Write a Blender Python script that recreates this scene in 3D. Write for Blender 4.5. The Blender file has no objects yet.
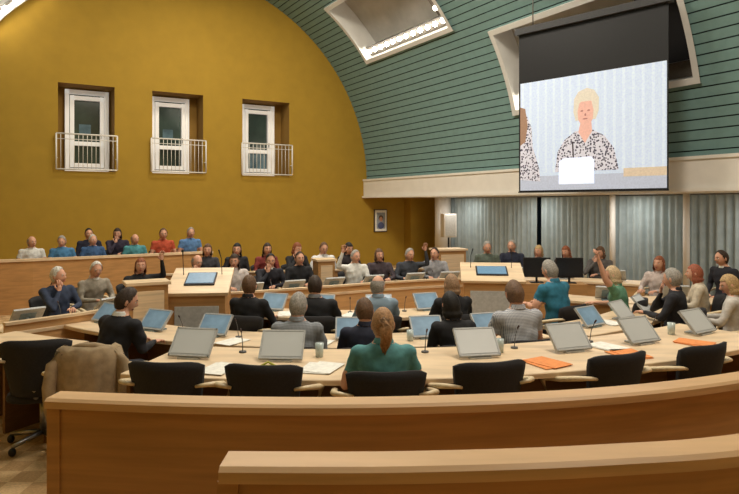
import bpy, math, random
import numpy as np
from mathutils import Vector, Matrix
random.seed(7)
pi=math.pi
sc=bpy.context.scene
try: sc.view_settings.view_transform='Standard'
except Exception: pass

def lin(c):
    return tuple(((x/255.)/12.92 if x/255.<=0.04045 else ((x/255.+0.055)/1.055)**2.4) for x in c)

# ---------------------------------------------------------------- materials
MC={}
def mat(name,col,rough=.6,metal=0,kind=None,scale=30,var=.12,emit=0,bump=.0,col2=None,spec=.4,trans=0):
    key=(name,tuple(col),kind)
    if key in MC: return MC[key]
    m=bpy.data.materials.new(name); m.use_nodes=True
    nt=m.node_tree; b=nt.nodes['Principled BSDF']
    c=lin(col)
    b.inputs['Base Color'].default_value=(*c,1)
    b.inputs['Roughness'].default_value=rough
    b.inputs['Metallic'].default_value=metal
    try: b.inputs['Specular IOR Level'].default_value=spec
    except Exception: pass
    tc=nt.nodes.new('ShaderNodeTexCoord')
    mp=nt.nodes.new('ShaderNodeMapping')
    nt.links.new(tc.outputs['Object'],mp.inputs['Vector'])
    if kind in ('wood','plain',None,'cloth','carpet'):
        n=nt.nodes.new('ShaderNodeTexNoise'); n.inputs['Scale'].default_value=scale
        n.inputs['Detail'].default_value=4
        if kind=='wood': mp.inputs['Scale'].default_value=(.25,1.2,5)
        nt.links.new(mp.outputs[0],n.inputs['Vector'])
        r=nt.nodes.new('ShaderNodeValToRGB')
        lo=tuple(x*(1-var) for x in c); hi=tuple(min(1,x*(1+var)) for x in c)
        if col2 and kind!='carpet': lo=lin(col2); hi=c
        r.color_ramp.elements[0].position=.3; r.color_ramp.elements[1].position=.7
        r.color_ramp.elements[0].color=(*lo,1); r.color_ramp.elements[1].color=(*hi,1)
        nt.links.new(n.outputs['Fac'],r.inputs[0])
        if kind=='carpet':
            ck=nt.nodes.new('ShaderNodeTexChecker'); ck.inputs['Scale'].default_value=5.5
            ck.inputs['Color1'].default_value=(1,1,1,1); ck.inputs['Color2'].default_value=(.74,.68,.60,1)
            nt.links.new(mp.outputs[0],ck.inputs['Vector'])
            mx=nt.nodes.new('ShaderNodeMix'); mx.data_type='RGBA'; mx.blend_type='MULTIPLY'; mx.inputs[0].default_value=1
            nt.links.new(r.outputs[0],mx.inputs[6]); nt.links.new(ck.outputs[0],mx.inputs[7]); nt.links.new(mx.outputs[2],b.inputs['Base Color'])
        else: nt.links.new(r.outputs[0],b.inputs['Base Color'])
        if bump:
            bp=nt.nodes.new('ShaderNodeBump'); bp.inputs['Strength'].default_value=bump; bp.inputs['Distance'].default_value=.01
            nt.links.new(n.outputs['Fac'],bp.inputs['Height']); nt.links.new(bp.outputs[0],b.inputs['Normal'])
    elif kind=='plaid':
        w1=nt.nodes.new('ShaderNodeTexWave'); w1.bands_direction='X'; w1.inputs['Scale'].default_value=scale
        w2=nt.nodes.new('ShaderNodeTexWave'); w2.bands_direction='Z'; w2.inputs['Scale'].default_value=scale
        for w in (w1,w2): nt.links.new(mp.outputs[0],w.inputs['Vector'])
        mx=nt.nodes.new('ShaderNodeMath'); mx.operation='ADD'
        nt.links.new(w1.outputs['Fac'],mx.inputs[0]); nt.links.new(w2.outputs['Fac'],mx.inputs[1])
        r=nt.nodes.new('ShaderNodeValToRGB'); r.color_ramp.elements[0].position=.2; r.color_ramp.elements[1].position=.75
        r.color_ramp.elements[0].color=(*lin(col2 or (60,60,70)),1); r.color_ramp.elements[1].color=(*c,1)
        mh=nt.nodes.new('ShaderNodeMath'); mh.operation='MULTIPLY'; mh.inputs[1].default_value=.5
        nt.links.new(mx.outputs[0],mh.inputs[0]); nt.links.new(mh.outputs[0],r.inputs[0]); nt.links.new(r.outputs[0],b.inputs['Base Color'])
    elif kind=='blotch':
        n=nt.nodes.new('ShaderNodeTexVoronoi'); n.inputs['Scale'].default_value=scale
        nt.links.new(mp.outputs[0],n.inputs['Vector'])
        r=nt.nodes.new('ShaderNodeValToRGB'); r.color_ramp.interpolation='CONSTANT'
        r.color_ramp.elements[0].color=(*lin(col2 or (20,20,25)),1); r.color_ramp.elements[1].position=.42
        r.color_ramp.elements[1].color=(*c,1)
        nt.links.new(n.outputs['Distance'],r.inputs[0]); nt.links.new(r.outputs[0],b.inputs['Base Color'])
        if emit: nt.links.new(r.outputs[0],b.inputs['Emission Color'])
    if emit:
        if kind not in('blotch',): b.inputs['Emission Color'].default_value=(*c,1)
        b.inputs['Emission Strength'].default_value=emit
    MC[key]=m
    return m

# ---------------------------------------------------------------- mesh builder
class MB:
    def __init__(s): s.v=[]; s.f=[]; s.m=[]; s.sm=[]; s.M=None
    def add(s,vs,fs,m=0,smooth=False):
        o=len(s.v)
        for p in vs:
            p=Vector(p)
            if s.M is not None: p=s.M@p
            s.v.append(tuple(p))
        for i,f in enumerate(fs):
            s.f.append(tuple(o+j for j in f)); s.m.append(m if isinstance(m,int) else m[i]); s.sm.append(smooth)
    def box(s,c,size,m=0,rz=0,rx=0,bev=0):
        hx,hy,hz=[a/2 for a in size]
        R=Matrix.Rotation(rz,3,'Z')@Matrix.Rotation(rx,3,'X')
        vs=[Vector((x,y,z)) for x in(-hx,hx) for y in(-hy,hy) for z in(-hz,hz)]
        vs=[R@p+Vector(c) for p in vs]
        s.add(vs,[(0,1,3,2),(4,6,7,5),(0,4,5,1),(2,3,7,6),(0,2,6,4),(1,5,7,3)],m)
    def rings(s,rings,m=0,smooth=True,cap=True):
        n=len(rings[0]); vs=[p for r in rings for p in r]; fs=[]
        for i in range(len(rings)-1):
            for j in range(n):
                k=(j+1)%n
                fs.append((i*n+j,i*n+k,(i+1)*n+k,(i+1)*n+j))
        if cap:
            fs.append(tuple(range(n-1,-1,-1))); fs.append(tuple((len(rings)-1)*n+j for j in range(n)))
        s.add(vs,fs,m,smooth)
    def tube(s,pts,rad,m=0,n=8,smooth=True,flat=1.0):
        pts=[Vector(p) for p in pts]
        if not hasattr(rad,'__len__'): rad=[rad]*len(pts)
        rs=[]
        for i,p in enumerate(pts):
            a=pts[max(i-1,0)]; b=pts[min(i+1,len(pts)-1)]
            t=(b-a).normalized()
            ref=Vector((0,0,1)) if abs(t.z)<.9 else Vector((0,1,0))
            x=t.cross(ref).normalized(); y=x.cross(t).normalized()
            rs.append([p+x*math.cos(2*pi*k/n)*rad[i]+y*math.sin(2*pi*k/n)*rad[i]*flat for k in range(n)])
        s.rings(rs,m,smooth)
    def ell(s,c,r,m=0,nu=14,nv=8,rot=None,smooth=True):
        c=Vector(c)
        vs=[];fs=[]
        for i in range(nv+1):
            a=-pi/2+pi*i/nv
            for j in range(nu):
                b=2*pi*j/nu
                p=Vector((r[0]*math.cos(a)*math.cos(b),r[1]*math.cos(a)*math.sin(b),r[2]*math.sin(a)))
                if rot is not None: p=rot@p
                vs.append(c+p)
        for i in range(nv):
            for j in range(nu):
                k=(j+1)%nu
                fs.append((i*nu+j,i*nu+k,(i+1)*nu+k,(i+1)*nu+j))
        s.add(vs,fs,m,smooth)
    def cyl(s,c,r,h,m=0,n=20,r2=None):
        r2=r if r2 is None else r2
        c=Vector(c)
        s.rings([[c+Vector((rr*math.cos(2*pi*k/n),rr*math.sin(2*pi*k/n),zz)) for k in range(n)] for rr,zz in((r,0),(r2,h))],m,True)
    def sweep(s,pts,prof,m=0,smooth=False):
        n=len(prof); P=[Vector((p[0],p[1],0)) for p in pts]; rs=[]
        for i,p in enumerate(P):
            a=P[max(i-1,0)]; b=P[min(i+1,len(P)-1)]
            t=(b-a).normalized(); nn=Vector((-t.y,t.x,0))
            rs.append([p+nn*o+Vector((0,0,z)) for o,z in prof])
        s.rings(rs,m,smooth)
    def obj(s,name,mats,loc=(0,0,0),rz=0,scale=1,bevel=0):
        me=bpy.data.meshes.new(name); me.from_pydata(s.v,[],s.f)
        for m in mats: me.materials.append(m)
        me.polygons.foreach_set('material_index',s.m); me.polygons.foreach_set('use_smooth',s.sm)
        me.update()
        import bmesh
        bm=bmesh.new(); bm.from_mesh(me); bmesh.ops.recalc_face_normals(bm,faces=bm.faces); bm.to_mesh(me); bm.free()
        o=bpy.data.objects.new(name,me); bpy.context.collection.objects.link(o)
        o.location=loc; o.rotation_euler=(0,0,rz); o.scale=(scale,)*3
        if bevel:
            b=o.modifiers.new('bevel','BEVEL'); b.width=bevel; b.segments=2; b.limit_method='ANGLE'; b.angle_limit=math.radians(50)
        return o
def dup(o,name,loc,rz=0,scale=1):
    d=bpy.data.objects.new(name,o.data); bpy.context.collection.objects.link(d)
    d.location=loc; d.rotation_euler=(0,0,rz); d.scale=(scale,)*3
    return d

# ---------------------------------------------------------------- room frame
C=Vector((-.1,21.2,0)); U=Vector((.861,.508,0)).normalized(); V=Vector((-U.y,U.x,0))
RZ=math.atan2(U.y,U.x)
def W(s,w,z): return C-U*s-V*w+Vector((0,0,z))
FZ=-.17
O=Vector((-.3,11.0,0))
def pol(R,th,z=0):
    t=math.radians(th); return Vector((O.x+R*math.sin(t),O.y-R*math.cos(t),z))
def arc(R,t0,t1,n=28): return [pol(R,t0+(t1-t0)*i/n) for i in range(n+1)]

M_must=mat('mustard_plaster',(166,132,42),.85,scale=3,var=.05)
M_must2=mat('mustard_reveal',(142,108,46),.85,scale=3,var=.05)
M_teal=mat('teal_slat',(116,148,146),.55,scale=6,var=.06)
M_groove=mat('slat_gap',(36,52,54),.9)
M_white=mat('white_paint',(230,226,218),.6,scale=4,var=.03)
M_beech=mat('beech_wood',(222,196,162),.4,kind='wood',scale=7,var=.16)
M_beechd=mat('beech_panel',(180,136,86),.5,kind='wood',scale=5,var=.16)
M_brown=mat('brown_panel',(118,86,54),.6,kind='wood',scale=6,var=.15)
M_carpet=mat('carpet_beige',(200,168,124),.95,kind='carpet',scale=60,var=.18,bump=.3)
M_blk=mat('black_upholstery',(34,33,36),.8,scale=80,var=.2)
M_metal=mat('steel',(150,150,152),.3,metal=.9)
M_dark=mat('dark_plastic',(22,22,25),.5)
M_grey=mat('light_grey_plastic',(178,180,180),.45)
M_bgrey=mat('blue_grey_plastic',(128,148,158),.5)

# floor
mb=MB()
pts=[W(-3.2,-.2,FZ),W(13.0,-.2,FZ),W(13.0,23,FZ),W(-3.2,23,FZ)]
mb.add(pts+[p-Vector((0,0,.2)) for p in pts],[(0,1,2,3),(7,6,5,4),(0,4,5,1),(1,5,6,2),(2,6,7,3),(3,7,4,0)])
mb.obj('floor',[M_carpet])
mb=MB(); mb.sweep(arc(7.0,-75,62,40),[(1.2,FZ),(1.2,0),(-1.25,0),(-1.25,FZ)],0); mb.obj('floor_step_platform',[M_carpet])

# far wall with niches
ND=.72
nich=[(8.05,9.45),(5.6,7.05),(2.85,4.4)]; NZ0,NZ1=2.86,5.2
ss=sorted([-2.7,12.4]+[a for n in nich for a in n]); zs=[-.3,NZ0,NZ1,9.2]
mb=MB()
for i in range(len(ss)-1):
    for j in range(3):
        a,b=ss[i],ss[i+1]
        if j==1 and (a,b) in nich: continue
        mb.add([W(a,0,zs[j]),W(b,0,zs[j]),W(b,0,zs[j+1]),W(a,0,zs[j+1])],[(0,1,2,3)],0)
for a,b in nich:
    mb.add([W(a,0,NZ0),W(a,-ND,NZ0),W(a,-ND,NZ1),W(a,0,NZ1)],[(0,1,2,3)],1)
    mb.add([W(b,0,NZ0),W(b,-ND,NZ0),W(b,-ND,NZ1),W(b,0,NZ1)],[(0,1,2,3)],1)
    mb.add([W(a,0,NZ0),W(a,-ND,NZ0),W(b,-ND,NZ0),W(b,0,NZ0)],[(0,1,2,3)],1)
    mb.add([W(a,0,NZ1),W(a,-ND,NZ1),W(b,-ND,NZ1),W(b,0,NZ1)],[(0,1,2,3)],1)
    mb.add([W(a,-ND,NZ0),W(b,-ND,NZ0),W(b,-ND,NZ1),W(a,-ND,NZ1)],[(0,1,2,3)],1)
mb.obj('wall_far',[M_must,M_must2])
# balcony windows
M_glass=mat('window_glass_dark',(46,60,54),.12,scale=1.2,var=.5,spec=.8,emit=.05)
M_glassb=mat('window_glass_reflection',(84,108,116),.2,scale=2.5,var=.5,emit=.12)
M_frame=mat('window_frame_white',(250,248,244),.5,scale=4,var=.02,emit=.14)  # faint emission in the paint keeps frames bright inside the shaded niches
for i,(cs) in enumerate((8.68,6.42,3.68)):
    mb=MB()
    def wb(s0,s1,z0,z1,w0,w1,m):
        c=W((s0+s1)/2,(w0+w1)/2,(z0+z1)/2); mb.box(c,(abs(s1-s0),abs(w1-w0),abs(z1-z0)),m,rz=RZ)
    h=.56
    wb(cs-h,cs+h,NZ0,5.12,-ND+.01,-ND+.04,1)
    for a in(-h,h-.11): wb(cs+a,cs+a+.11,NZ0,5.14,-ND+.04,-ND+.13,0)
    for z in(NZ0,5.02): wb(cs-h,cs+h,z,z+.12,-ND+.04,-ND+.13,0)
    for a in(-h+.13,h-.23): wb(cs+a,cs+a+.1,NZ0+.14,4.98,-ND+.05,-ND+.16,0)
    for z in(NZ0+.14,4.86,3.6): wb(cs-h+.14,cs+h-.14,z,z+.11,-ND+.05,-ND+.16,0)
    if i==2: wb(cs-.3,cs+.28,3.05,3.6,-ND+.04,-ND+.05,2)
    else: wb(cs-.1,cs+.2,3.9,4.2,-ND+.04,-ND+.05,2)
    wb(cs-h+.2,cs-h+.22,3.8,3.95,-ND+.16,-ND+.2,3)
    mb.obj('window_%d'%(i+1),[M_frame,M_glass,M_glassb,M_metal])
    mb=MB(); a,b=nich[i]
    a-=.05;b+=.05
    for z in (2.9,3.84): mb.tube([W(a,.12,z),W(b,.12,z)],.02,0,8)
    mb.tube([W(a,.12,3.7),W(b,.12,3.7)],.010,0,8)
    for k in range(15):
        t=a+(b-a)*k/14; mb.tube([W(t,.12,2.9),W(t,.12,3.84)],.022 if k in(0,14) else .008,0,6)
    for t in(a+.02,b-.02): mb.tube([W(t,.13,3.2),W(t,-.03,3.2)],.014,0,6)
    mb.obj('balcony_railing',[M_white])

# vault ceiling
R0=6.1; Z0=2.75; LW=22.0
def VA(a,w,r=R0):
    return W(R0-r*math.cos(a),w,Z0+r*math.sin(a))
D=math.radians
N=104; st=pi/N
rec=[(2.1,6.1,D(36.9),D(54.2)),(7.4,11.8,D(13.2),D(31.0)),(13.0,17.0,D(36.9),D(54.2)),(.2,3.6,D(126),D(143)),(6.5,10.5,D(126),D(143)),(13.0,17.0,D(126),D(143))]
rec=[(a,b,round(c/st)*st,round(d/st)*st) for a,b,c,d in rec]
mb=MB()
for i in range(N):
    a0=i*st; a1=(i+.88)*st; a2=(i+1)*st; mid=(a0+a2)/2
    cuts=[(w0,w1) for w0,w1,c,d in rec if c<mid<d]; cuts.sort()
    segs=[];cur=0
    for w0,w1 in cuts: segs.append((cur,w0)); cur=w1
    segs.append((cur,LW))
    for w0,w1 in segs:
        mb.add([VA(a0,w0),VA(a1,w0),VA(a1,w1),VA(a0,w1)],[(0,1,2,3)],0)
        g=R0+.05
        mb.add([VA(a1,w0),VA(a1,w0,g),VA(a1,w1,g),VA(a1,w1)],[(0,1,2,3)],1)
        mb.add([VA(a1,w0,g),VA(a2,w0,g),VA(a2,w1,g),VA(a1,w1,g)],[(0,1,2,3)],1)
        mb.add([VA(a2,w0,g),VA(a2,w0),VA(a2,w1),VA(a2,w1,g)],[(0,1,2,3)],1)
mb.obj('ceiling',[M_teal,M_groove])
M_bulb=mat('lamp_bulb',(255,246,228),.4,emit=30)
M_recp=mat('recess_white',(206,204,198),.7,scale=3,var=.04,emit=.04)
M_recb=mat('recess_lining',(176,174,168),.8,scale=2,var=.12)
M_tray=mat('lamp_tray',(76,70,62),.6)
for ri,(w0,w1,a0,a1) in enumerate(rec):
    mb=MB(); dep=.55; n=8
    for k in range(n):
        b0=a0+(a1-a0)*k/n; b1=a0+(a1-a0)*(k+1)/n
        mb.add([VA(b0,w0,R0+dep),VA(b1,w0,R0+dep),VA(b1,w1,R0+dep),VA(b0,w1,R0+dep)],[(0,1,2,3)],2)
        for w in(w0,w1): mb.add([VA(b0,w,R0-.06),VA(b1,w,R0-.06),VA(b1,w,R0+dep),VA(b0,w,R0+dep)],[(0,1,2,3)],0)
        for wa,wb_ in((w0-.12,w0),(w1,w1+.12)):
            mb.add([VA(b0,wa,R0-.06),VA(b1,wa,R0-.06),VA(b1,wb_,R0-.06),VA(b0,wb_,R0-.06)],[(0,1,2,3)],0)
    for a,da in((a0,-.02),(a1,.02)):
        mb.add([VA(a,w0,R0-.06),VA(a,w1,R0-.06),VA(a,w1,R0+dep),VA(a,w0,R0+dep)],[(0,1,2,3)],0)
        mb.add([VA(a,w0-.12,R0-.06),VA(a,w1+.12,R0-.06),VA(a+da,w1+.12,R0-.06),VA(a+da,w0-.12,R0-.06)],[(0,1,2,3)],0)
        mb.add([VA(a+da,w0-.12,R0-.06),VA(a+da,w1+.12,R0-.06),VA(a+da,w1+.12,R0+.03),VA(a+da,w0-.12,R0+.03)],[(0,1,2,3)],0)
    if ri==1:
        for k in range(n):
            b0=a0+(a1-a0)*(.06+.88*k/n); b1=a0+(a1-a0)*(.06+.88*(k+1)/n)
            mb.add([VA(b0,w1-1.1,R0+dep-.12),VA(b1,w1-1.1,R0+dep-.12),VA(b1,w1-.12,R0+dep-.12),VA(b0,w1-.12,R0+dep-.12)],[(0,1,2,3)],1)
    mb.obj('ceiling_recess',[M_recp,M_dark,M_recb])
    mb=MB()
    sg=1 if a0<pi/2 else -1
    ea=a0 if sg>0 else a1
    t0,t1=ea+sg*.004,ea+sg*.052
    mb.add([VA(t0,w0+.05,R0+.14),VA(t1,w0+.05,R0+.14),VA(t1,w1-.05,R0+.14),VA(t0,w1-.05,R0+.14)],[(0,1,2,3)],2)
    mb.add([VA(t1,w0+.05,R0+.14),VA(t1,w0+.05,R0+.02),VA(t1,w1-.05,R0+.02),VA(t1,w1-.05,R0+.14)],[(0,1,2,3)],1)
    w=w0+.2
    while w<(w1-.1 if ri!=1 else w1-1.3):
        mb.ell(VA(ea+sg*.03,w,R0+.05),(.065,.065,.065),0,10,7); w+=.33
    if ri!=1:
        wc=w1-.17
        for wc in ((w1-.17,) if ri!=3 else (w0+.12,)):
            mb.add([VA(a0+.02,wc-.13,R0+.14),VA(a1-.02,wc-.13,R0+.14),VA(a1-.02,wc+.13,R0+.14),VA(a0+.02,wc+.13,R0+.14)],[(0,1,2,3)],2)
            for q in range(5):
                b=a0+(a1-a0)*(q+.6)/5.4
                mb.ell(VA(b,wc,R0+.05),(.06,.06,.06),0,10,7)
    mb.obj('spotlight_strip',[M_bulb,M_metal,M_tray])
# band, soffit, other walls
def rbox(mb,s0,s1,w0,w1,z0,z1,m=0):
    mb.box(W((s0+s1)/2,(w0+w1)/2,(z0+z1)/2),(abs(s1-s0),abs(w1-w0),abs(z1-z0)),m,rz=RZ)
mb=MB(); rbox(mb,.12,-.12,.002,LW,2.2,2.80); rbox(mb,.18,.1,.002,LW,2.19,2.25); rbox(mb,.15,.1,.002,LW,2.76,2.82); mb.obj('trim_1',[M_white])
mb=MB(); rbox(mb,-.12,-2.9,.002,LW,2.2,2.4); mb.obj('ceiling_soffit',[M_white])
mb=MB(); rbox(mb,12.2,12.4,0,LW,-.3,2.8); mb.obj('wall_left',[M_must])
mb=MB(); rbox(mb,-3,12.4,LW,LW+.2,-.3,9.2); mb.obj('wall_back',[M_must])
mb=MB(); rbox(mb,-2.62,-2.9,.0,LW,-.3,2.2,0)
M_night=mat('night_window_glass',(20,30,40),.08,spec=.8)
for k in range(14):
    w=1.4+k*1.45; rbox(mb,-2.56,-2.62,w+.05,w+1.4,-.1,2.18,1); rbox(mb,-2.5,-2.62,w-.03,w+.05,-.17,2.2,2)
mb.obj('wall_right',[M_white,M_night,M_white])
mb=MB(); rbox(mb,-1.55,-2.62,.0,.4,-.17,2.2); mb.obj('wall_pier',[M_must])
mb=MB(); mb.cyl(W(-2.0,1.65,FZ),.27,2.37,0,32); mb.obj('column_round',[M_white])
for w in(8.3,10.2,13.5):
    mb=MB(); mb.cyl(W(-2.1,w,FZ),.07,2.37,0,20); mb.obj('column_slim',[M_white])
# curtains
M_cur=mat('sheer_curtain',(164,178,180),.9,scale=5,var=.10,emit=.04)  # slight self-glow in the cloth stands in for light falling on it
for (w0,w1) in((1.5,5.6),(5.66,8.3),(8.36,12.1),(12.2,16.5)):
    mb=MB(); n=int((w1-w0)/.03); vs=[];fs=[]
    for i in range(n+1):
        w=w0+(w1-w0)*i/n; off=.07*math.sin(w*34)+.03*math.sin(w*13)
        vs.append(W(-2.36+off,w,FZ+.03)); vs.append(W(-2.36+off*.8,w,2.17))
    for i in range(n): fs.append((2*i,2*i+2,2*i+3,2*i+1))
    mb.add(vs,fs,0,True); 
    mb.tube([W(-2.36,w0,2.18),W(-2.36,w1,2.18)],.012,1,6)
    mb.obj('window_curtain',[M_cur,M_metal])
# portrait
mb=MB()
R3=Matrix.Rotation(RZ,3,'Z')
rbox(mb,-.28,-.80,.006,.05,1.02,1.80,0); rbox(mb,-.31,-.77,.03,.055,1.05,1.77,1); rbox(mb,-.37,-.71,.03,.06,1.13,1.69,2)
mb.ell(W(-.54,.062,1.47),(.07,.006,.09),3,14,8,rot=R3); mb.ell(W(-.54,.061,1.24),(.13,.006,.12),4,14,8,rot=R3)
mb.ell(W(-.54,.0605,1.5),(.09,.005,.095),5,14,8,rot=R3)
mb.obj('framed_portrait',[mat('frame_dark',(70,58,44)),mat('portrait_mat',(236,234,224)),mat('portrait_ground',(150,160,170)),mat('portrait_skin',(200,150,120)),mat('portrait_suit',(80,90,130)),mat('portrait_hair',(90,70,50))])
# speaker box on stand
mb=MB(); p=W(-1.5,2.6,0); mb.box(p+Vector((0,0,1.3)),(.42,.3,.75),0,rz=.3); mb.box(p+Vector((0,0,1.3))+Matrix.Rotation(.3,3,'Z')@Vector((0,-.155,0)),(.34,.02,.66),1,rz=.3)
mb.tube([p+Vector((0,0,FZ)),p+Vector((0,0,.95))],.025,2)
for k in range(3): mb.tube([p+Vector((0,0,.25)),p+Vector((.35*math.cos(k*2.1),.35*math.sin(k*2.1),FZ+.01))],.014,2)
mb.obj('loudspeaker_on_stand',[M_white,mat('speaker_grille',(196,196,190)),M_dark])

# ---------------------------------------------------------------- projection screen
PL=Vector((.2435*12.56,12.56,0)); PR=Vector((.4798*10.5,10.5,0)); sd=(PR-PL); SWd=sd.length; sd.normalize(); sn=Vector((sd.y,-sd.x,0))
if sn.y>0: sn=-sn
def S(a,b,o=0):
    return PL+sd*(a*SWd)+sn*o+Vector((0,0,b))
mb=MB(); zb=2.24; zt=4.40; ztop=5.38
def sbox(a0,a1,z0,z1,o0,o1,m):
    vs=[S(a,z,o) for a in(a0,a1) for o in(o0,o1) for z in(z0,z1)]
    mb.add(vs,[(0,1,3,2),(4,6,7,5),(0,4,5,1),(2,3,7,6),(0,2,6,4),(1,5,7,3)],m)
sbox(-.012,1.008,zb-.02,ztop,-.01,0,0)
sbox(-.015,1.01,zb-.045,zb-.02,-.015,.015,0)
sbox(-.03,1.03,ztop,ztop+.13,-.08,.08,1)
for a,zz in((.1,6.85),(.9,6.2)): mb.tube([S(a,ztop+.1,0),S(a,zz,0)],.012,2,6)
def quad(a0,b0,a1,b1,o,m): mb.add([S(a0,zb+b0*2.16,o),S(a1,zb+b0*2.16,o),S(a1,zb+b1*2.16,o),S(a0,zb+b1*2.16,o)],[(0,1,2,3)],m)
def poly(ps,o,m): mb.add([S(a,zb+b*2.16,o) for a,b in ps],[tuple(range(len(ps)))],m)
def disc(a,b,ra,rb,o,m,n=22): poly([(a+ra*math.cos(2*pi*k/n),b+rb*math.sin(2*pi*k/n)) for k in range(n)],o,m)
quad(0,0,1,1,.002,3)
for k in range(17): quad(.012+k*.06,.16,.03+k*.06,1,.003,4)
quad(0,0,1,.13,.004,5); quad(.74,.10,1,.17,.005,6)
poly([(0,.1),(0,.72),(.05,.70),(.09,.58),(.10,.4),(.15,.2),(.16,.08)],.005,9)
poly([(.0,.42),(.0,.78),(.04,.76),(.06,.6),(.04,.45)],.006,7)
poly([(.27,.16),(.29,.34),(.34,.44),(.42,.51),(.54,.51),(.62,.45),(.68,.34),(.71,.16)],.006,9)
poly([(.44,.5),(.485,.40),(.535,.5),(.53,.58),(.455,.58)],.008,10)
poly([(.42,.60),(.405,.68),(.41,.79),(.44,.85),(.50,.875),(.55,.85),(.582,.78),(.58,.67),(.56,.60),(.54,.60),(.545,.68),(.53,.76),(.45,.76),(.435,.68),(.44,.60)],.0095,11)
disc(.49,.67,.062,.115,.009,10); poly([(.425,.72),(.43,.80),(.48,.84),(.54,.82),(.562,.72),(.52,.785),(.46,.76)],.010,11)
disc(.465,.68,.010,.007,.011,12); disc(.512,.68,.010,.007,.011,12); disc(.488,.61,.018,.006,.011,12); disc(.489,.645,.006,.012,.0105,12)
poly([(.30,.02),(.30,.25),(.34,.28),(.53,.28),(.55,.25),(.55,.02)],.012,13)
poly([(.27,.0),(.25,.05),(.62,.05),(.62,.0)],.013,5)
poly([(.4,.28),(.395,.42),(.405,.42),(.41,.28)],.013,8)
E=lambda n,c,e=.75,**k: mat(n,c,.8,emit=e,spec=.1,**k)
mb.obj('projection_screen',[M_dark,mat('screen_case',(58,58,60),.6),M_metal,E('img_curtain',(176,188,204),.68),E('img_fold',(184,195,210),.68),E('img_desk',(160,166,180),.68),E('img_wood',(188,172,150),.6),
 E('img_neighbour_hair',(140,112,92),.6),E('img_dark',(60,52,56),.4),mat('img_blouse',(186,184,192),.8,kind='blotch',scale=24,emit=.6,col2=(62,58,72)),E('img_skin',(198,156,142),.65),E('img_blond',(190,182,166),.65),E('img_lips',(158,106,100),.6),E('img_lectern',(206,214,232))])

# ---------------------------------------------------------------- fences
def spl(pts,n=6):
    out=[]; P=[Vector((a,b,0)) for a,b in pts]
    for i in range(len(P)-1):
        p0=P[max(i-1,0)];p1=P[i];p2=P[i+1];p3=P[min(i+2,len(P)-1)]
        for k in range(n):
            t=k/n; out.append(.5*((2*p1)+(-p0+p2)*t+(2*p0-5*p1+4*p2-p3)*t*t+(-p0+3*p1-3*p2+p3)*t**3))
    out.append(P[-1]); return out
def fence(name,P,ztop,zf):
    mb=MB()
    mb.sweep(P,[(-.035,zf),(.035,zf),(.035,ztop-.04),(-.035,ztop-.04)],1)
    mb.sweep(P,[(-.075,ztop-.045),(.06,ztop-.045),(.06,ztop-.008),(.05,ztop),(-.06,ztop),(-.075,ztop-.012)],0)
    mb.sweep(P,[(-.045,zf),(.045,zf),(.045,zf+.08),(-.045,zf+.08)],1)
    p=P[0]; mb.box(p+Vector((.02,0,(zf+ztop-.05)/2)),(.06,.1,ztop-.05-zf),1)
    return mb.obj(name,[mat('rail_beech',(206,168,124),.4,kind='wood',scale=7,var=.12),M_beechd])
FA=spl([(-1.50,2.95),(-.7,2.87),(.15,2.87),(1.1,3.0),(2.0,3.3),(3.2,3.9),(4.2,4.7)],7)
fence('balustrade_panel',FA,1.05,0)
FB=spl([(-.43,1.84),(.1,1.84),(.7,1.89),(1.3,2.01),(2.4,2.45),(3.2,2.95)],7)
fence('balustrade_panel',FB,1.2,.12)
mb=MB(); mb.sweep(FB,[(.5,FZ),(.5,.12),(-2.6,.12),(-2.6,FZ)],0); mb.obj('floor_visitor_platform',[M_carpet])

# ---------------------------------------------------------------- desks
def desk(name,P,o0,o1,zf,panel,mats=None,ht=.75,tall=None):
    mb=MB(); z=zf+ht
    mb.sweep(P,[(o0,z-.04),(o1,z-.04),(o1,z-.006),(o1-.006*(1 if o1>o0 else -1),z),(o0+.006*(1 if o1>o0 else -1),z),(o0,z-.006)],0)
    pt=tall or z-.04
    mb.sweep(P,[(panel-.015,zf+.03),(panel+.015,zf+.03),(panel+.015,pt),(panel-.015,pt)],1)
    if tall: mb.sweep(P,[(panel-.04,pt),(panel+.04,pt),(panel+.04,pt+.03),(panel-.04,pt+.03)],0)
    n=len(P); 
    for i in range(0,n,6):
        a=P[max(i-1,0)]; b=P[min(i+1,n-1)]; t=(b-a).normalized(); nn=Vector((-t.y,t.x,0)); m_=(o0+o1)/2
        if i==0: off=.03
        elif i>=n-1: off=-.03
        else: off=0
        c=P[i]+t*off+nn*m_; c.z=(zf+z-.04)/2
        mb.box(c,(.03,abs(o1-o0)-.1,z-.04-zf),1,rz=math.atan2(t.y,t.x))
    return mb.obj(name,mats or [M_beech,M_brown])
desk('curved_council_desk',arc(6.75,-12.6,36,36),0,.92,0,.5)
desk('curved_council_desk',arc(6.42,-31,-21.5,12),0,.48,0,.4)
desk('curved_council_desk',arc(5.05,-40,26,36),0,.66,FZ,.5)
desk('curved_council_desk',arc(5.2,30,58,18),0,.66,FZ,.5)
desk('curved_council_desk',arc(3.5,-21,24,30),0,.6,FZ,.5)
F1=spl([(-4.35,7.0),(-3.75,7.75),(-3.3,8.6),(-2.6,9.3),(-1.8,9.7),(-1.0,10.15),(-.1,10.65),(.9,11.1),(1.7,11.3)])
desk('curved_council_desk',F1,-.6,0,FZ,-.57,[M_beech,mat('beech_front',(202,158,108),.5,kind='wood',scale=6,var=.12)],tall=.66)
G2=spl([(-3.9,11.1),(-2.6,11.5),(-1.4,11.85),(-.2,12.0),(1.0,12.1)])
desk('curved_council_desk',G2,-.4,0,FZ,-.38,[M_beech,M_beechd],tall=.72)
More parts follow.
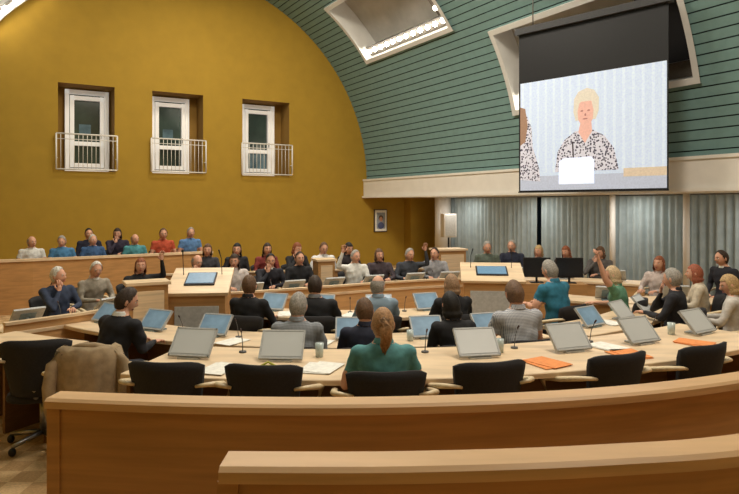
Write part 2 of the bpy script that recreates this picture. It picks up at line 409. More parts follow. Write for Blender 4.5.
G1=[Vector((-8.2,11.35,0)),Vector((-6.6,12.15,0)),Vector((-5,13.2,0)),Vector((-3.6,14.2,0))]
mb=MB(); mb.sweep(G1,[(-.03,FZ),(.03,FZ),(.03,.85),(-.03,.85)],1); mb.sweep(G1,[(-.06,.85),(.06,.85),(.06,.9),(-.06,.9)],0); mb.obj('gallery_parapet',[M_beech,M_beechd])
mb=MB(); mb.sweep([g+Vector((-.12,.2,0)) for g in G1],[(-.1,FZ),(3.2,FZ),(3.2,0),(-.1,0)],0); mb.obj('floor_gallery_platform',[M_carpet])
H1=spl([(2.3,12.0),(3.2,11.9),(4.2,11.6),(5.0,11.2)])
desk('curved_council_desk',H1,-.6,0,FZ,-.57,[M_beech,M_beechd])
J1=spl([(2.9,9.6),(3.6,9.2),(4.4,9.35),(5.2,9.1)])
desk('curved_council_desk',J1,-.55,0,FZ,-.5,[M_beech,M_beechd])

def cabinet(x,y,w,d,h,rz):
    mb=MB()
    mb.box((0,0,h/2),(w,d,h),0); mb.box((0,0,h+.02),(w+.06,d+.06,.04),1); mb.box((0,-d/2-.006,h/2),(w-.1,.012,h-.14),1); mb.box((0,0,.03),(w+.02,d+.02,.06),0)
    mb.tube([(w*.3,-d/2-.04,h*.6),(w*.3,-d/2-.04,h*.75)],.008,2,6)
    return mb.obj('beech_cabinet',[M_beechd,M_beech,M_metal],(x,y,FZ),rz,bevel=.004)
cabinet(-2.74,7.62,.46,.3,1.15,.5)
cabinet(-.82,11.13,.32,.3,1.12,.4)
cabinet(1.6,12.6,.6,.4,1.2,.3)

def lectern(x,y,w,rz,sc_=1):
    mb=MB(); h0,h1=.92,1.12; d=.66
    prof=[(-d/2,0),(d/2,0),(d/2,h1),(-d/2,h0)]
    vs=[(sx*w/2,a,z) for sx in(-1,1) for a,z in prof]
    mb.add(vs,[(0,1,2,3),(7,6,5,4),(0,4,5,1),(1,5,6,2),(2,6,7,3),(3,7,4,0)],0)
    tilt=math.atan2(h1-h0,d)
    mb.box((0,0,(h0+h1)/2+.02),(w+.08,d+.1,.04),1,rx=tilt)
    mb.box((0,-d/2-.008,h0*.5),(w*.78,.016,h0*.72),2)
    mb.box((0,0,(h0+h1)/2+.05),(w*.55,.36,.02),3,rx=tilt); mb.box((0,0,(h0+h1)/2+.062),(w*.5,.31,.01),4,rx=tilt)
    for sx in(-1,1): mb.tube([(sx*w*.36,.15,1.1),(sx*w*.36,.1,1.3),(sx*w*.33,-.02,1.42)],[.006,.005,.010],3,6)
    mb.box((0,0,.04),(w+.04,d+.04,.08),0)
    return mb.obj('lectern',[M_beechd,M_beech,M_grey,M_dark,mat('lectern_screen',(96,130,158),.3,emit=.35)],(x,y,FZ),rz,sc_,bevel=.004)
lectern(-2.2,8.1,.64,.12,1.08)
lectern(1.95,9.9,.9,-.12)

# ---------------------------------------------------------------- chair
def build_chair(loc,rz):
    mb=MB()
    nu,nv=15,8; vs=[];fs=[]
    for side in(0,1):
        for j in range(nv):
            t=j/(nv-1); z=.46+.45*t
            half=(.19+.07*t)
            for i in range(nu):
                q=-1+2*i/(nu-1)
                x=half*q; zz=z-(.035*abs(q)**6*t)
                y=-.25-.07*t+.10*q*q+(.024 if side else -.024)*(1-.5*(t>.99))
                vs.append((x,y,zz))
    def id(s,j,i): return s*nu*nv+j*nu+i
    for j in range(nv-1):
        for i in range(nu-1):
            fs.append((id(0,j,i),id(0,j,i+1),id(0,j+1,i+1),id(0,j+1,i)))
            fs.append((id(1,j,i),id(1,j+1,i),id(1,j+1,i+1),id(1,j,i+1)))
    for i in range(nu-1):
        fs.append((id(0,0,i),id(1,0,i),id(1,0,i+1),id(0,0,i+1)))
        fs.append((id(0,nv-1,i),id(0,nv-1,i+1),id(1,nv-1,i+1),id(1,nv-1,i)))
    for j in range(nv-1):
        fs.append((id(0,j,0),id(0,j+1,0),id(1,j+1,0),id(1,j,0)))
        fs.append((id(0,j,nu-1),id(1,j,nu-1),id(1,j+1,nu-1),id(0,j+1,nu-1)))
    mb.add(vs,fs,0,True)
    rs=[]
    for z,k in((.39,.86),(.405,.97),(.43,1.0),(.455,.96),(.465,.8)):
        r=[]
        for a in range(24):
            th=2*pi*a/24; cx=math.copysign(abs(math.cos(th))**.5,math.cos(th)); cy=math.copysign(abs(math.sin(th))**.5,math.sin(th))
            r.append((.25*k*cx,.01+.24*k*cy,z))
        rs.append(r)
    mb.rings(rs,0,True)
    for sx in(-1,1):
        mb.tube([(sx*.21,-.24,.74),(sx*.27,-.255,.755),(sx*.325,-.19,.745),(sx*.335,-.02,.70),(sx*.325,.12,.675),(sx*.31,.2,.64),(sx*.28,.17,.52),(sx*.24,.08,.42),(sx*.1,.02,.39)],[.014,.018,.024,.025,.025,.022,.018,.016,.014],1,8,flat=.8)
    mb.tube([(0,-.27,.52),(0,-.2,.42),(0,-.05,.385)],[.02,.022,.02],2)
    mb.cyl((0,0,.12),.028,.27,2)
    for k in range(5):
        a=2*pi*k/5+.3; mb.tube([(0,0,.11),(.28*math.cos(a),.28*math.sin(a),.075)],[.024,.016],2,6)
        mb.ell((.28*math.cos(a),.28*math.sin(a),.034),(.03,.03,.034),3,10,6)
    return mb.obj('conference_chair',[M_blk,mat('chair_arm_wood',(216,196,160),.4),M_metal,M_dark],loc,rz)
CH=None
def chair(x,y,zf,rz,scale=1):
    global CH
    if CH is None: CH=build_chair((x,y,zf),rz); CH.scale=(scale,)*3
    else: dup(CH,'conference_chair',(x,y,zf),rz,scale)
def face(x,y,tx,ty): return math.atan2(-(tx-x),(ty-y))
for th,dr in((-8.9,.06),(-3.2,-.04),(9.0,.1),(17.0,.12),(23.8,.05)):
    p=pol(6.71,th); chair(p.x,p.y,0,D(th)+dr,1.01)
chair(-2.66,5.06,0,.25,1.0); chair(-2.14,4.82,0,.25,.95)
# jacket over chair
mb=MB()
rs=[]
for t,z,hw,dp in((0,.955,.19,.035),(0,.93,.235,.055),(0,.85,.262,.075),(0,.72,.268,.082),(0,.60,.262,.085),(0,.50,.25,.085),(0,.44,.25,.08)):
    rs.append([( hw*math.cos(2*pi*k/36)*(1+.025*math.sin(k*1.7+z*5)), -.30+dp*math.sin(2*pi*k/36)*(1+.15*math.sin(k*2.6+z*4))+.09*(math.cos(2*pi*k/36))**2, z+.01*math.sin(k*1.3)) for k in range(36)])
mb.rings(rs,0,True)
for sx in(-1,1): mb.tube([(sx*.2,-.24,.92),(sx*.25,-.26,.82),(sx*.27,-.30,.66),(sx*.26,-.32,.5),(sx*.24,-.31,.40)],[.035,.05,.05,.042,.038],0,12)
mb.tube([(-.12,-.25,.945),(-.05,-.29,.965),(.05,-.29,.965),(.12,-.25,.945)],[.016,.024,.024,.016],0,8)
mb.obj('draped_jacket',[mat('jacket_beige',(160,140,112),.9,kind='cloth',scale=14,var=.22,bump=.4)],(-2.14,4.82,0),.25,.95)

# ---------------------------------------------------------------- monitors, microphones, papers
def build_mon(scr,back):
    mb=MB(); tl=D(-42)
    w,h=.39,.29
    R=Matrix.Rotation(tl,4,'X'); mb.M=Matrix.Translation((0,0,.02))@R
    mb.box((0,0,h/2),(w,.022,h),0)
    mb.box((0,-.0125,h/2+.005),(w-.035,.004,h-.045),1)
    for a,b,c,d in((0,.008,w,.016),(0,h-.008,w,.016),(-w/2+.008,h/2,.016,h),(w/2-.008,h/2,.016,h)): mb.box((a,-.014,b),(c,.008,d),0)
    mb.box((0,.014,h*.5),(w*.5,.012,h*.5),2)
    mb.M=None
    mb.tube([(0,.12,.01),(0,.1,.12)],.02,2,8); mb.box((0,.08,.008),(.2,.2,.016),2)
    return mb.obj('desk_monitor',[M_grey,scr,back])
scrA=mat('monitor_pale',(188,190,188),.35,scale=2,var=.05,emit=.08)
scrB=mat('monitor_blue',(116,142,162),.3,scale=5,var=.3,emit=.3)
monA=build_mon(scrA,M_grey); monB=build_mon(scrB,M_bgrey)
usedA=usedB=False
MS=.87
def mon(kind,x,y,z,rz):
    global usedA,usedB
    if kind=='A':
        if not usedA: monA.location=(x,y,z); monA.rotation_euler=(0,0,rz); monA.scale=(MS,)*3; usedA=True
        else: dup(monA,'desk_monitor',(x,y,z),rz,MS)
    else:
        if not usedB: monB.location=(x,y,z); monB.rotation_euler=(0,0,rz); monB.scale=(MS,)*3; usedB=True
        else: dup(monB,'desk_monitor',(x,y,z),rz,MS)
for th in(-10.2,-3.5,10.7,18.3,25.3,33): p=pol(6.27,th); mon('A',p.x,p.y,.75,D(th))
for th in(-36.5,-26,-16.5,1.5,11,19.5): p=pol(4.75,th); mon('B',p.x,p.y,FZ+.75,D(th))
for th in(35,43,51): p=pol(4.95,th); mon('A' if th>40 else 'B',p.x,p.y,FZ+.75,D(th))
for th in(-18,-6,8,20): p=pol(3.15,th); mon('B',p.x,p.y,FZ+.75,D(th))
def along(P,fr):
    i=min(int(fr*(len(P)-1)),len(P)-2); t=fr*(len(P)-1)-i
    p=P[i].lerp(P[i+1],t); d=(P[i+1]-P[i]).normalized(); return p,Vector((-d.y,d.x,0)),math.atan2(d.y,d.x)
for fr in(.05,.16,.27,.38,.48,.57,.66,.75,.84,.93):
    p,n,a=along(F1,fr); q=p-n*.27; mon('B',q.x,q.y,FZ+.75,a+pi)
for fr in(.2,.5,.8):
    p,n,a=along(H1,fr); q=p-n*.25; mon('A',q.x,q.y,FZ+.75,a+pi)
for fr in(.3,.7):
    p,n,a=along(J1,fr); q=p-n*.25; mon('B',q.x,q.y,FZ+.75,a+pi)
for x,y in((2.9,10.75),(3.45,10.7)):
    mb=MB(); mb.box((0,0,.27),(.46,.04,.34),0); mb.box((0,-.022,.27),(.42,.004,.3),1); mb.tube([(0,.02,0),(0,.02,.15)],.02,0); mb.box((0,.02,.008),(.22,.16,.016),0)
    mb.box((0,.05,-.385),(.52,.42,.77),2)
    mb.obj('display_on_pedestal',[M_dark,mat('dark_screen',(30,34,40),.2),M_beechd],(x,y,FZ+.77),-.1)
mb=MB(); mb.cyl((0,0,0),.03,.012,0); mb.tube([(0,0,.01),(0,-.02,.11),(0,-.06,.18)],[.004,.0035,.0035],0,6); mb.tube([(0,-.06,.18),(0,-.08,.205)],[.007,.008],1,8)
mic=mb.obj('gooseneck_microphone',[mat('mic_metal',(90,90,92),.4),mat('mic_tip',(60,40,38))],tuple(pol(6.0,-7.0,.75)))
for R,z,ths in((6.0,.75,(7.2,14.6,21.8,29)),(4.7,FZ+.75,(-31,-21,-13,-4,6,15,23)),(3.1,FZ+.75,(-12,1,14))):
    for th in ths: p=pol(R,th,z); dup(mic,'gooseneck_microphone',p,D(th))
for fr in(.1,.22,.33,.43,.53,.62,.7,.8,.9):
    p,n,a=along(F1,fr); q=p-n*.2; dup(mic,'gooseneck_microphone',(q.x,q.y,FZ+.75),a+pi)
M_pap=mat('paper_white',(232,230,222),.8); M_or=mat('paper_orange',(226,142,82),.8); M_yel=mat('yellow_bag',(186,182,80),.7)
def paper(x,y,z,rz,m,n=3):
    mb=MB()
    for k in range(n): mb.box((random.uniform(-.02,.02)*k,random.uniform(-.02,.02)*k,.002+.004*k),(.21,.297,.003),0,rz=random.uniform(-.2,.2)*k)
    mb.obj('paper_stack',[m],(x,y,z),rz)
for R,th,z,m in((6.5,-7.0,.75,M_pap),(6.45,-.6,.75,M_pap),(6.5,14.4,.75,M_or),(6.2,21.8,.75,M_pap),(6.5,21.4,.75,M_or),(6.45,29,.75,M_or),
    (4.85,-31,FZ+.75,M_pap),(4.9,-12.6,FZ+.75,M_pap),(4.85,-2.5,FZ+.75,M_pap),(4.8,15,FZ+.75,M_pap),(4.9,39,FZ+.75,M_pap),(3.3,-13,FZ+.75,M_pap),(3.3,2,FZ+.75,M_pap)):
    p=pol(R,th,z); paper(p.x,p.y,z,D(th)+random.uniform(-.3,.3),m)
mb=MB(); mb.cyl((0,0,0),.03,.11,0,16,.035); gl=mb.obj('drinking_glass',[mat('glass_tumbler',(190,205,205),.1,spec=.8)],tuple(pol(6.1,-.9,.75)))
for R,th,z in((6.1,12.9,.75),(6.1,30.5,.75),(4.8,-8,FZ+.75),(4.8,8.5,FZ+.75)): dup(gl,'drinking_glass',pol(R,th,z))
mb=MB(); mb.ell((0,0,.035),(.15,.07,.035),0,16,8); mb.tube([(-.08,0,.05),(0,.03,.085),(.08,0,.05)],.008,0,6); mb.obj('yellow_bag',[M_yel],tuple(pol(6.64,-3.6,.75)),.1)

# ---------------------------------------------------------------- people
def frame(d):
    d=Vector(d).normalized(); ref=Vector((0,0,1)) if abs(d.z)<.9 else Vector((0,1,0))
    x=d.cross(ref).normalized(); return x,x.cross(d).normalized()
DR=[(.20,0,1.0),(.245,.10,.78),(.13,.33,.79)]; DL=[(-.20,0,1.0),(-.245,.10,.78),(-.10,.33,.79)]
hdR=((-.25,1,0),(0,0,-1)); hdL=((.25,1,0),(0,0,-1))
POSES={
 'desk':dict(R=DR,L=DL,hr=hdR,hl=hdL),
 'wide':dict(R=[(.195,0,1.0),(.265,.06,.765),(.21,.30,.79)],L=[(-.195,0,1.0),(-.265,.06,.765),(-.21,.30,.79)],hr=((-.3,1,0),(0,0,-1)),hl=((.3,1,0),(0,0,-1))),
 'raise_r':dict(R=[(.20,0,1.0),(.33,.12,1.03),(.27,.17,1.27)],L=DL,hr=((-.1,.1,1),(0,1,0)),hl=hdL),
 'raise_l':dict(L=[(-.20,0,1.0),(-.33,.12,1.03),(-.27,.17,1.27)],R=DR,hl=((.1,.1,1),(0,1,0)),hr=hdR),
 'up_l':dict(L=[(-.19,0,1.01),(-.32,.06,1.17),(-.36,.10,1.40)],R=DR,hl=((-.15,.1,1),(0,1,0)),hr=hdR),
 'chin':dict(R=[(.20,0,1.0),(.21,.26,.80),(.07,.16,1.0)],L=[(-.20,0,1.0),(-.245,.10,.78),(-.02,.31,.79)],hr=((-.25,-.05,1),(0,-1,0)),hl=((.6,1,0),(0,0,-1))),
 'lap':dict(R=[(.20,0,1.0),(.25,.03,.76),(.12,.24,.64)],L=[(-.20,0,1.0),(-.25,.03,.76),(-.12,.24,.64)],hr=((-.6,1,-.1),(0,0,-1)),hl=((.6,1,-.1),(0,0,-1))),
}
def segd(P,a,b):
    ab=b-a; t=np.clip(((P-a)@ab)/(ab@ab),0,1); return np.linalg.norm(P-(a+t[:,None]*ab),axis=1)
def build_body(pose):
    pz=POSES[pose]; mb=MB(); n=20
    secs=[(.45,.165,.12,0),(.52,.18,.14,0),(.62,.162,.122,0),(.72,.15,.112,-.005),(.84,.168,.118,-.005),(.93,.185,.118,-.005),(1.0,.186,.10,-.01),(1.04,.148,.08,-.01),(1.068,.088,.062,-.005),(1.09,.062,.056,.0),(1.12,.056,.056,.01),(1.17,.054,.056,.02)]
    mb.rings([[ (rx*math.cos(2*pi*k/n),yo+ry*math.sin(2*pi*k/n),z) for k in range(n)] for z,rx,ry,yo in secs],0)
    segs=[((0,0,.5),(0,0,.98),.13,0),((0,0,1.10),(0,.02,1.2),.05,2)]
    def limb(pts,rad,labs):
        for i in range(len(pts)-1):
            a,b=Vector(pts[i]),Vector(pts[i+1]); x,y=frame(b-a)
            mb.rings([[a.lerp(b,t)+(x*math.cos(2*pi*k/12)+y*math.sin(2*pi*k/12))*(rad[i]*(1-t)+rad[i+1]*t)*(1+.06*math.sin(pi*t)) for k in range(12)] for t in(0,.33,.66,1)],0)
            if labs[i]=='A':
                m_=a.lerp(b,.52); segs.append((tuple(a),tuple(m_),(rad[i]+rad[i+1])/2,0)); segs.append((tuple(a.lerp(b,.60)),tuple(b),(rad[i]+rad[i+1])/2,1))
            else: segs.append((pts[i],pts[i+1],(rad[i]+rad[i+1])/2,labs[i]))
        for p,r in zip(pts,rad): mb.ell(p,(r,r,r),0,12,8)
    hands=[]
    for sd_,key,hk in((1,'R','hr'),(-1,'L','hl')):
        p=pz[key]; mb.ell((p[0][0]*.86,0,p[0][2]-.005),(.075,.065,.065),0,12,8)
        limb([(p[0][0]*.9,0,p[0][2])]+p[1:],[.056,.043,.028],['A',1])
        d,nr=[Vector(a).normalized() for a in pz[hk]]
        x=d.cross(nr).normalized(); w=Vector(p[2])
        Rm=Matrix((x,d,nr)).transposed()
        mb.ell(w+d*.05,(.04,.055,.018),0,12,8,rot=Rm)
        segs.append((tuple(w+d*.015),tuple(w+d*.1),.03,2))
        hands.append((w,d,nr,x,sd_))
        limb([(sd_*.095,0,.54),(sd_*.135,.42,.51),(sd_*.135,.40,.10)],[.09,.066,.042],[3,3])
        limb([(sd_*.135,.38,.065),(sd_*.14,.47,.05),(sd_*.145,.56,.04)],[.045,.044,.034],[4,4])
    me=bpy.data.meshes.new('t'); me.from_pydata(mb.v,[],mb.f); o=bpy.data.objects.new('t',me); bpy.context.collection.objects.link(o)
    r=o.modifiers.new('r','REMESH'); r.mode='VOXEL'; r.voxel_size=.0155
    s=o.modifiers.new('s','SMOOTH'); s.iterations=5; s.factor=.5
    dg=bpy.context.evaluated_depsgraph_get(); ev=o.evaluated_get(dg); em=ev.to_mesh()
    nv=len(em.vertices); co=np.empty(nv*3); em.vertices.foreach_get('co',co); co=co.reshape(-1,3)
    fs=[tuple(p.vertices) for p in em.polygons]
    cen=np.array([co[list(f)].mean(0) for f in fs])
    D_=np.stack([segd(cen,np.array(a,float),np.array(b,float))-r_ for a,b,r_,l in segs]); lab=np.array([s_[3] for s_ in segs])[D_.argmin(0)]
    rad=np.hypot(cen[:,0],cen[:,1]-.0)
    lab[(cen[:,2]>1.072)&(rad<.085)]=2
    lab[(lab==0)&(cen[:,2]<.60)&(cen[:,1]>-.2)]=3
    ev.to_mesh_clear(); bpy.data.objects.remove(o); bpy.data.meshes.remove(me)
    x_,y_,z_=co[:,0].copy(),co[:,1].copy(),co[:,2].copy()
    f_=(.0035*np.sin(z_*52+x_*18+y_*9)+.003*np.sin(x_*60-z_*30))*np.clip((1.03-z_)*8,0,1)*np.clip((z_-.5)*6,0,1)
    rr=np.hypot(x_,y_)+1e-6
    co[:,0]+=f_*x_/rr; co[:,1]+=f_*y_/rr
    hb=MB()
    for w,d,nr,x,sd_ in hands:
        base=w+d*.088
        for k,(off,ln) in enumerate(((-.03,.068),(-.01,.078),(.01,.073),(.029,.058))):
            oo=off*sd_*-1
            a=base+x*oo-d*.012; b=a+d*ln*.5+x*oo*.12+nr*.004; c=b+d*ln*.3+nr*.014; e=c+d*ln*.22+nr*.018
            hb.tube([a,b,c,e],[.009,.0088,.008,.0062],2,7)
        a=w+d*.03+x*sd_*.03*1; b=a+x*sd_*.024+d*.025+nr*.008; c=b+d*.03+x*sd_*.006+nr*.01
        hb.tube([a,b,c],[.0125,.011,.0075],2,7)
    n=20; hb.rings([[ (r*math.cos(2*pi*k/n),-.002+r*.93*math.sin(2*pi*k/n),z+(.012 if math.sin(2*pi*k/n)<0 else -.012)) for k in range(n)] for r,z in((.078,1.062),(.069,1.088),(.062,1.1),(.060,1.085))],9,True,cap=False)
    off=len(co); co=np.vstack([co,np.array([tuple(v) for v in hb.v])]); fs+= [tuple(off+i for i in f) for f in hb.f]
    return co,fs,list(lab)+hb.m
def head_fn(p,k=1.0,face_=True):
    x,y,z=p
    X=x*.076*k; Y=y*.096*k; Z=z*.118*k
    if z<0:
        X*=1-.30*(-z)**1.6; 
        if y<0: Y*=1-.35*(-z)
        else: Y*=1-.12*(-z)
    if face_ and y>0:
        g=lambda cx,cz,sx,sz: math.exp(-((X-cx)/sx)**2-((Z-cz)/sz)**2)
        Y+=.026*g(0,-.022,.012,.016)+.014*g(0,.0,.009,.02)
        Y-=.010*(g(.03,.008,.014,.011)+g(-.03,.008,.014,.011))
        Y+=.006*g(0,.03,.05,.012)+.007*g(0,-.062,.026,.010)+.009*g(0,-.1,.02,.014)
        Y+=.004*(g(.042,-.03,.02,.02)+g(-.042,-.03,.02,.02))
    return (X,Y,Z)
def sphere(nu,nv):
    vs=[];fs=[]
    for i in range(nv+1):
        a=-pi/2+pi*i/nv
        for j in range(nu):
            b=2*pi*j/nu; vs.append((math.cos(a)*math.cos(b),math.cos(a)*math.sin(b),math.sin(a)))
    for i in range(nv):
        for j in range(nu):
            k=(j+1)%nu; fs.append((i*nu+j,i*nu+k,(i+1)*nu+k,(i+1)*nu+j))
    return vs,fs
def build_head(hair):
    mb=MB(); vs,fs=sphere(36,26)
    mb.add([head_fn(p) for p in vs],fs,2,True)
    for s in(-1,1):
        mb.ell((s*.029,.079,.008),(.0125,.010,.0085),6,10,6); mb.ell((s*.029,.0885,.008),(.0052,.003,.0055),7,8,6)
        mb.tube([(s*.014,.094,.026),(s*.03,.092,.031),(s*.044,.08,.026)],[.003,.004,.002],5,6)
        mb.ell((s*.077,-.002,-.005),(.008,.018,.031),2,10,8,rot=Matrix.Rotation(s*.3,3,'Z')); mb.ell((s*.081,.0,-.004),(.005,.01,.02),2,8,6)
    mb.ell((0,.092,-.057),(.023,.006,.0042),8,12,6); mb.ell((0,.091,-.065),(.018,.006,.0045),8,12,6)
    vs,fs=sphere(48,34)
    co=[]
    for (x,y,z) in vs:
        th=math.atan2(y,x)
        k=1.10+.018*math.sin(9*th+5*z)+.012*math.sin(23*th+3*z)
        if hair=='pony': k=1.07+.008*math.sin(34*th)
        X,Y,Z=head_fn((x,y,z),k,False)
        if hair in('long','bob'):
            if z<0.1:
                drop={'long':.12,'bob':.045}[hair]; X*=1+.28*min(1,(.1-z)); Z-=drop*min(1,(.1-z)); 
                if z<-.3: X=X*1.15; Y=Y*1.15-.012
        co.append((X,Y-.003,Z))
    keep=[]
    for f in fs:
        cx=sum(vs[i][0] for i in f)/4; cy=sum(vs[i][1] for i in f)/4; cz=sum(vs[i][2] for i in f)/4
        if hair in('short','pony'): ok= cz> (.45*max(0,cy)*1.25 + (-.62 if cy<-.1 else -.62+ (cy+.1)*1.6)) 
        elif hair=='bald': ok= (cz>-.6) and (cz<.42) and cy<.22
        elif hair=='bob': ok= (cy<.42 and cz>-.95) or cz>.5
        else: ok=(cy<.42) or cz>.5
        if ok: keep.append(f)
    mb.add(co,keep,5,True)
    if hair=='pony':
        mb.ell((0,-.112,.045),(.026,.022,.026),7,12,8)
        for dx,ph in((0,0),(.016,.5),(-.016,1.1),(.006,2)):
            mb.tube([(dx*.4,-.10,.045),(dx,-.145,.055),(dx+.006,-.165,.01),(dx+.01+.004*math.sin(ph),-.160,-.06),(dx+.002,-.145,-.12),(dx*.5,-.135,-.155-.012*ph)],[.016,.024,.028,.026,.018,.004],5,10)
    return np.array([tuple(v) for v in mb.v]),mb.f,mb.m
BT={};HT={}
SK={'l':(212,160,134),'m':(196,142,112),'d':(150,104,80)}
rp=random.Random(11)
def person(name,x,y,zf,rz,pose='desk',hair='short',top=(40,40,50),hc=(60,45,35),pants=(40,42,52),skin='l',sleeve='long',scale=1,wx=1,turn=None,nod=None,kind=None,col2=None,collar=None,chair_=True):
    if pose not in BT: BT[pose]=build_body(pose)
    if hair not in HT: HT[hair]=build_head(hair)
    if turn is None: turn=rp.uniform(-.45,.45)
    if nod is None: nod=rp.uniform(-.28,.06)
    lean=rp.uniform(-.02,.16) if pose!='wide' else .03
    side=rp.uniform(-.05,.05) if pose!='wide' else 0
    co,fs,lab=BT[pose]; hv,hf,hm=HT[hair]
    co=co.copy(); co[:,0]*=wx
    Rm=Matrix.Rotation(turn,3,'Z')@Matrix.Rotation(nod,3,'X')
    H=hv@np.array(Rm).T + np.array((0,.03,1.19))
    allv=np.vstack([co,H])
    # lean the upper body from the hips; hands resting on desk/lap stay where they are
    z=allv[:,2]; k=np.clip((z-.78)/.12,0,1) if pose in('desk','chin','wide') else np.clip((z-.62)/.2,0,1)
    h=np.clip(z-.6,0,1)
    allv[:,1]+=h*math.tan(lean)*k; allv[:,0]+=h*math.tan(side)*k
    off=len(co); faces=fs+[tuple(off+i for i in f) for f in hf]
    me=bpy.data.meshes.new(name); me.from_pydata(allv.tolist(),[],faces)
    skm=mat('skin_'+skin,SK[skin],.55,scale=12,var=.05)
    topm=mat('clothing_top',top,.85,kind=kind or 'cloth',scale=(26 if kind=='plaid' else 22),var=.18,bump=.15,col2=col2)
    cm=mat('shirt_collar',collar,.8) if collar else topm
    hairm=mat('hair',hc,.65,scale=70,var=.35,bump=.4)
    ms=[topm,topm if sleeve=='long' else skm,skm,mat('trousers',pants,.85,kind='cloth',scale=22,var=.15),mat('shoe_leather',(25,22,20),.4),hairm,mat('eye_white',(225,222,215),.3),mat('eye_pupil',(25,20,18),.3),mat('lips',(170,92,84),.5),cm]
    for m in ms: me.materials.append(m)
    me.polygons.foreach_set('material_index',np.array(list(lab)+hm,dtype=np.int32)); me.polygons.foreach_set('use_smooth',np.ones(len(faces),dtype=bool)); me.update()
    o=bpy.data.objects.new(name,me); bpy.context.collection.objects.link(o); o.location=(x,y,zf); o.rotation_euler=(0,0,rz); o.scale=(scale,)*3
    if chair_:
        chair(x,y,zf,rz)
def toO(x,y,dx=0): return face(x,y,O.x+dx,O.y)
BLK=(30,30,34);NAVY=(36,40,58);GRY=(110,112,116);WH=(218,218,214)
HB=(54,40,30);HG=(150,145,138);HW=(206,202,194);HBL=(178,148,104);HR=(132,74,44);HK=(28,24,22);HM=(96,70,48)
M='seated_man';F='seated_woman'
# row A
p=pol(6.84,3.3)
person(F,p.x,p.y,0,toO(p.x,p.y),'wide','pony',(88,146,150),(168,130,92),sleeve='short',wx=1.0,scale=.955,turn=0,nod=0)
# row B
person(M,-.66,5.58,FZ,toO(-.66,5.6),'desk','short',(150,154,158),HG,kind='plaid',col2=(104,108,116))
person(M,-.02,5.55,FZ,toO(0,5.5),'desk','short',NAVY,HM,scale=.97,nod=-.3)
person(F,.80,5.66,FZ,toO(.78,5.65),'desk','bob',BLK,HK,wx=.9)
person(M,1.42,5.86,FZ,toO(1.4,5.86),'desk','short',(206,206,208),(110,84,64),kind='plaid',col2=(110,116,132),scale=1.06,wx=1.05,sleeve='short')
person(M,-2.38,5.74,FZ,toO(-2.2,5.8)-.2,'desk','short',(34,34,40),HB,scale=1.02,wx=1.15,turn=-.5,collar=WH)
# row C
person(M,-1.36,7.08,FZ,toO(-1.38,7.1),'desk','short',BLK,HM)
person(M,-.61,7.05,FZ,toO(-.6,7.1),'desk','short',(38,38,42),HB,wx=1.08,collar=GRY)
person(M,.08,7.05,FZ,toO(.1,7.1),'desk','bald',(150,170,184),HG,kind='plaid',col2=(90,110,130))
person(F,.97,7.15,FZ,toO(1,7.1),'desk','bob',BLK,(150,120,92))
person(M,2.35,7.75,FZ,toO(2.3,7.7),'desk','short',(44,110,134),HG,scale=1.08,wx=1.15,sleeve='short')
# right group
person(F,3.3,8.15,FZ,1.0,'up_l','bob',(96,144,118),(196,172,136),sleeve='short',turn=.2)
person(M,3.62,7.35,FZ,1.0,'chin','short',(36,36,42),HG,wx=1.08,scale=1.04)
person(F,4.45,8.35,FZ,1.2,'desk','bob',(196,184,164),(150,84,60))
person(F,4.2,7.15,FZ,.95,'desk','bob',(196,190,182),HBL)
person(F,4.6,9.85,FZ,2.3,'desk','bob',(190,176,170),HR)
person(M,5.75,10.0,FZ,1.9,'lap','short',(38,38,46),HB,collar=WH,turn=-.2,scale=1.06)
person(F,3.95,12.35,FZ,2.7,'desk','long',(60,52,52),HR); person(F,4.5,12.15,FZ,2.6,'chin','bob',(90,86,84),HM)
person(M,2.42,12.75,FZ,2.9,'lap','short',(90,100,90),HG,scale=1.05); person(M,2.98,12.95,FZ,2.9,'desk','short',NAVY,HG,scale=1.06); person(F,3.4,12.5,FZ,2.8,'desk','bob',(120,90,80),HBL)
# far left ring
person(M,-4.1,8.15,FZ,-2.15,'chin','short',(50,60,82),HW)
person(M,-4.0,8.95,FZ,-2.2,'desk','short',(150,142,128),HW,collar=WH)
person(F,-3.52,9.45,FZ,-2.4,'raise_l','bob',BLK,HR)
person(M,-2.85,10.1,FZ,-2.6,'chin','bald',(66,66,72),HG,collar=WH)
person(F,-2.25,10.3,FZ,-2.7,'desk','long',(200,190,186),HB)
person(M,-1.70,10.45,FZ,-2.75,'chin','short',(38,38,46),HK,collar=WH)
person(M,-1.24,10.75,FZ,-2.8,'desk','short',BLK,HB)
person(M,-.28,11.15,FZ,-2.9,'raise_r','short',WH,HG)
person(F,.2,11.5,FZ,-3.0,'desk','bob',(70,60,66),HM)
person(M,.72,11.62,FZ,-3.05,'raise_l','short',(60,64,72),HG)
person(M,1.25,11.8,FZ,3.1,'desk','short',(150,150,154),HB)
# middle observers
cols=[((60,60,66),HM,'bob',F,'desk'),((36,36,40),HK,'long',F,'lap'),((120,50,46),HB,'long',F,'desk'),((30,30,34),HR,'bob',F,'chin'),((216,216,216),HM,'short',M,'lap'),((44,38,42),HK,'long',F,'desk')]
for (px,py),(t,h,ha,nm,po) in zip(((-3.2,12.15),(-2.65,12.3),(-2.08,12.4),(-1.48,12.5),(-.95,12.6),(-.42,12.6)),cols):
    person(nm,px,py,FZ,-2.75,po,ha,t,h,wx=.92 if nm==F else 1,scale=1.04)
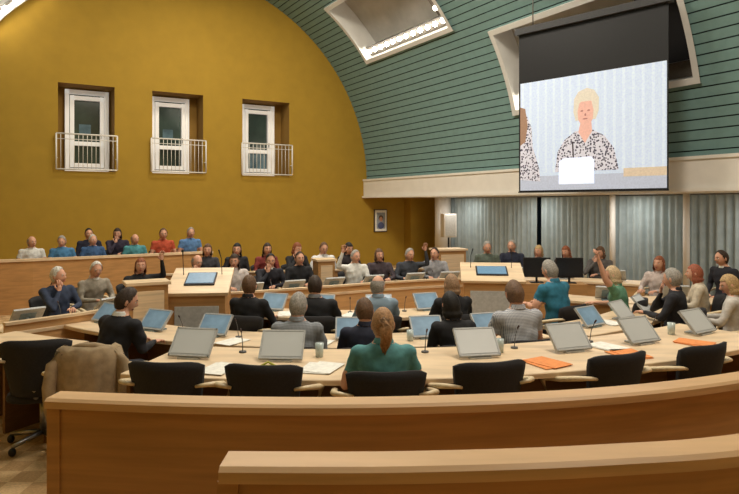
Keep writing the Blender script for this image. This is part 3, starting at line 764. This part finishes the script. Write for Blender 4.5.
# public gallery
for px,py,t,h,ha,po,nm in((-6.95,12.75,WH,HG,'bald','lap',M),(-6.4,12.95,(70,120,160),HG,'short','lap',M),(-5.95,13.35,(60,90,130),HW,'short','lap',M),(-6.4,14.2,(40,40,56),HK,'short','lap',M),(-5.85,14.4,(50,44,60),HB,'bob','chin',F),
    (-5.2,13.75,(80,146,154),HG,'bald','lap',M),(-4.75,14.25,(186,80,54),HM,'short','lap',M),(-4.3,14.8,(90,130,178),HG,'short','lap',M)):
    person(nm,px,py,0,-2.55,po,ha,t,h,sleeve='short' if t[0]>65 else 'long',scale=1.08 if py>14.1 else 1)

# ---------------------------------------------------------------- lights
def area(name,loc,sx,sy,e,col,rot=(0,0,0)):
    l=bpy.data.lights.new(name,'AREA'); l.shape='RECTANGLE'; l.size=sx; l.size_y=sy; l.energy=e; l.color=col
    o=bpy.data.objects.new(name,l); bpy.context.collection.objects.link(o); o.location=loc; o.rotation_euler=rot; return o
warm=(1,.90,.76)
for i,(w,e) in enumerate(((3.5,230),(8.5,370),(13.5,370),(18.5,230))):
    area('vault_fill_light',W(6.1,w,8.5),2.6,1.4,e,warm,(0,0,RZ))  # unseen area lights added high under the vault to light the hall
o=area('far_wall_fill_light',W(5.0,9.5,8.2),3,.6,150,warm)  # added fill aimed at the far wall, no fixture modelled
dv=(W(4.3,0,3.6)-o.location); o.rotation_euler=dv.to_track_quat('-Z','Y').to_euler()
for w in(3,6,9,12,15): area('soffit_fill_light',W(-1.5,w,2.17),.8,.5,20,(1,.95,.88),(0,0,RZ))  # added fills beneath the soffit to brighten the curtains
wd=bpy.data.worlds.new('world'); sc.world=wd; wd.use_nodes=True; wd.node_tree.nodes['Background'].inputs[0].default_value=(.02,.03,.05,1)

cam=bpy.data.cameras.new('camera'); co_=bpy.data.objects.new('camera',cam); bpy.context.collection.objects.link(co_)
co_.location=(0,0,1.95); co_.rotation_euler=(pi/2,0,0); cam.sensor_width=36; cam.lens=620/739*36; cam.shift_y=-42/739; cam.clip_start=.05
sc.camera=co_
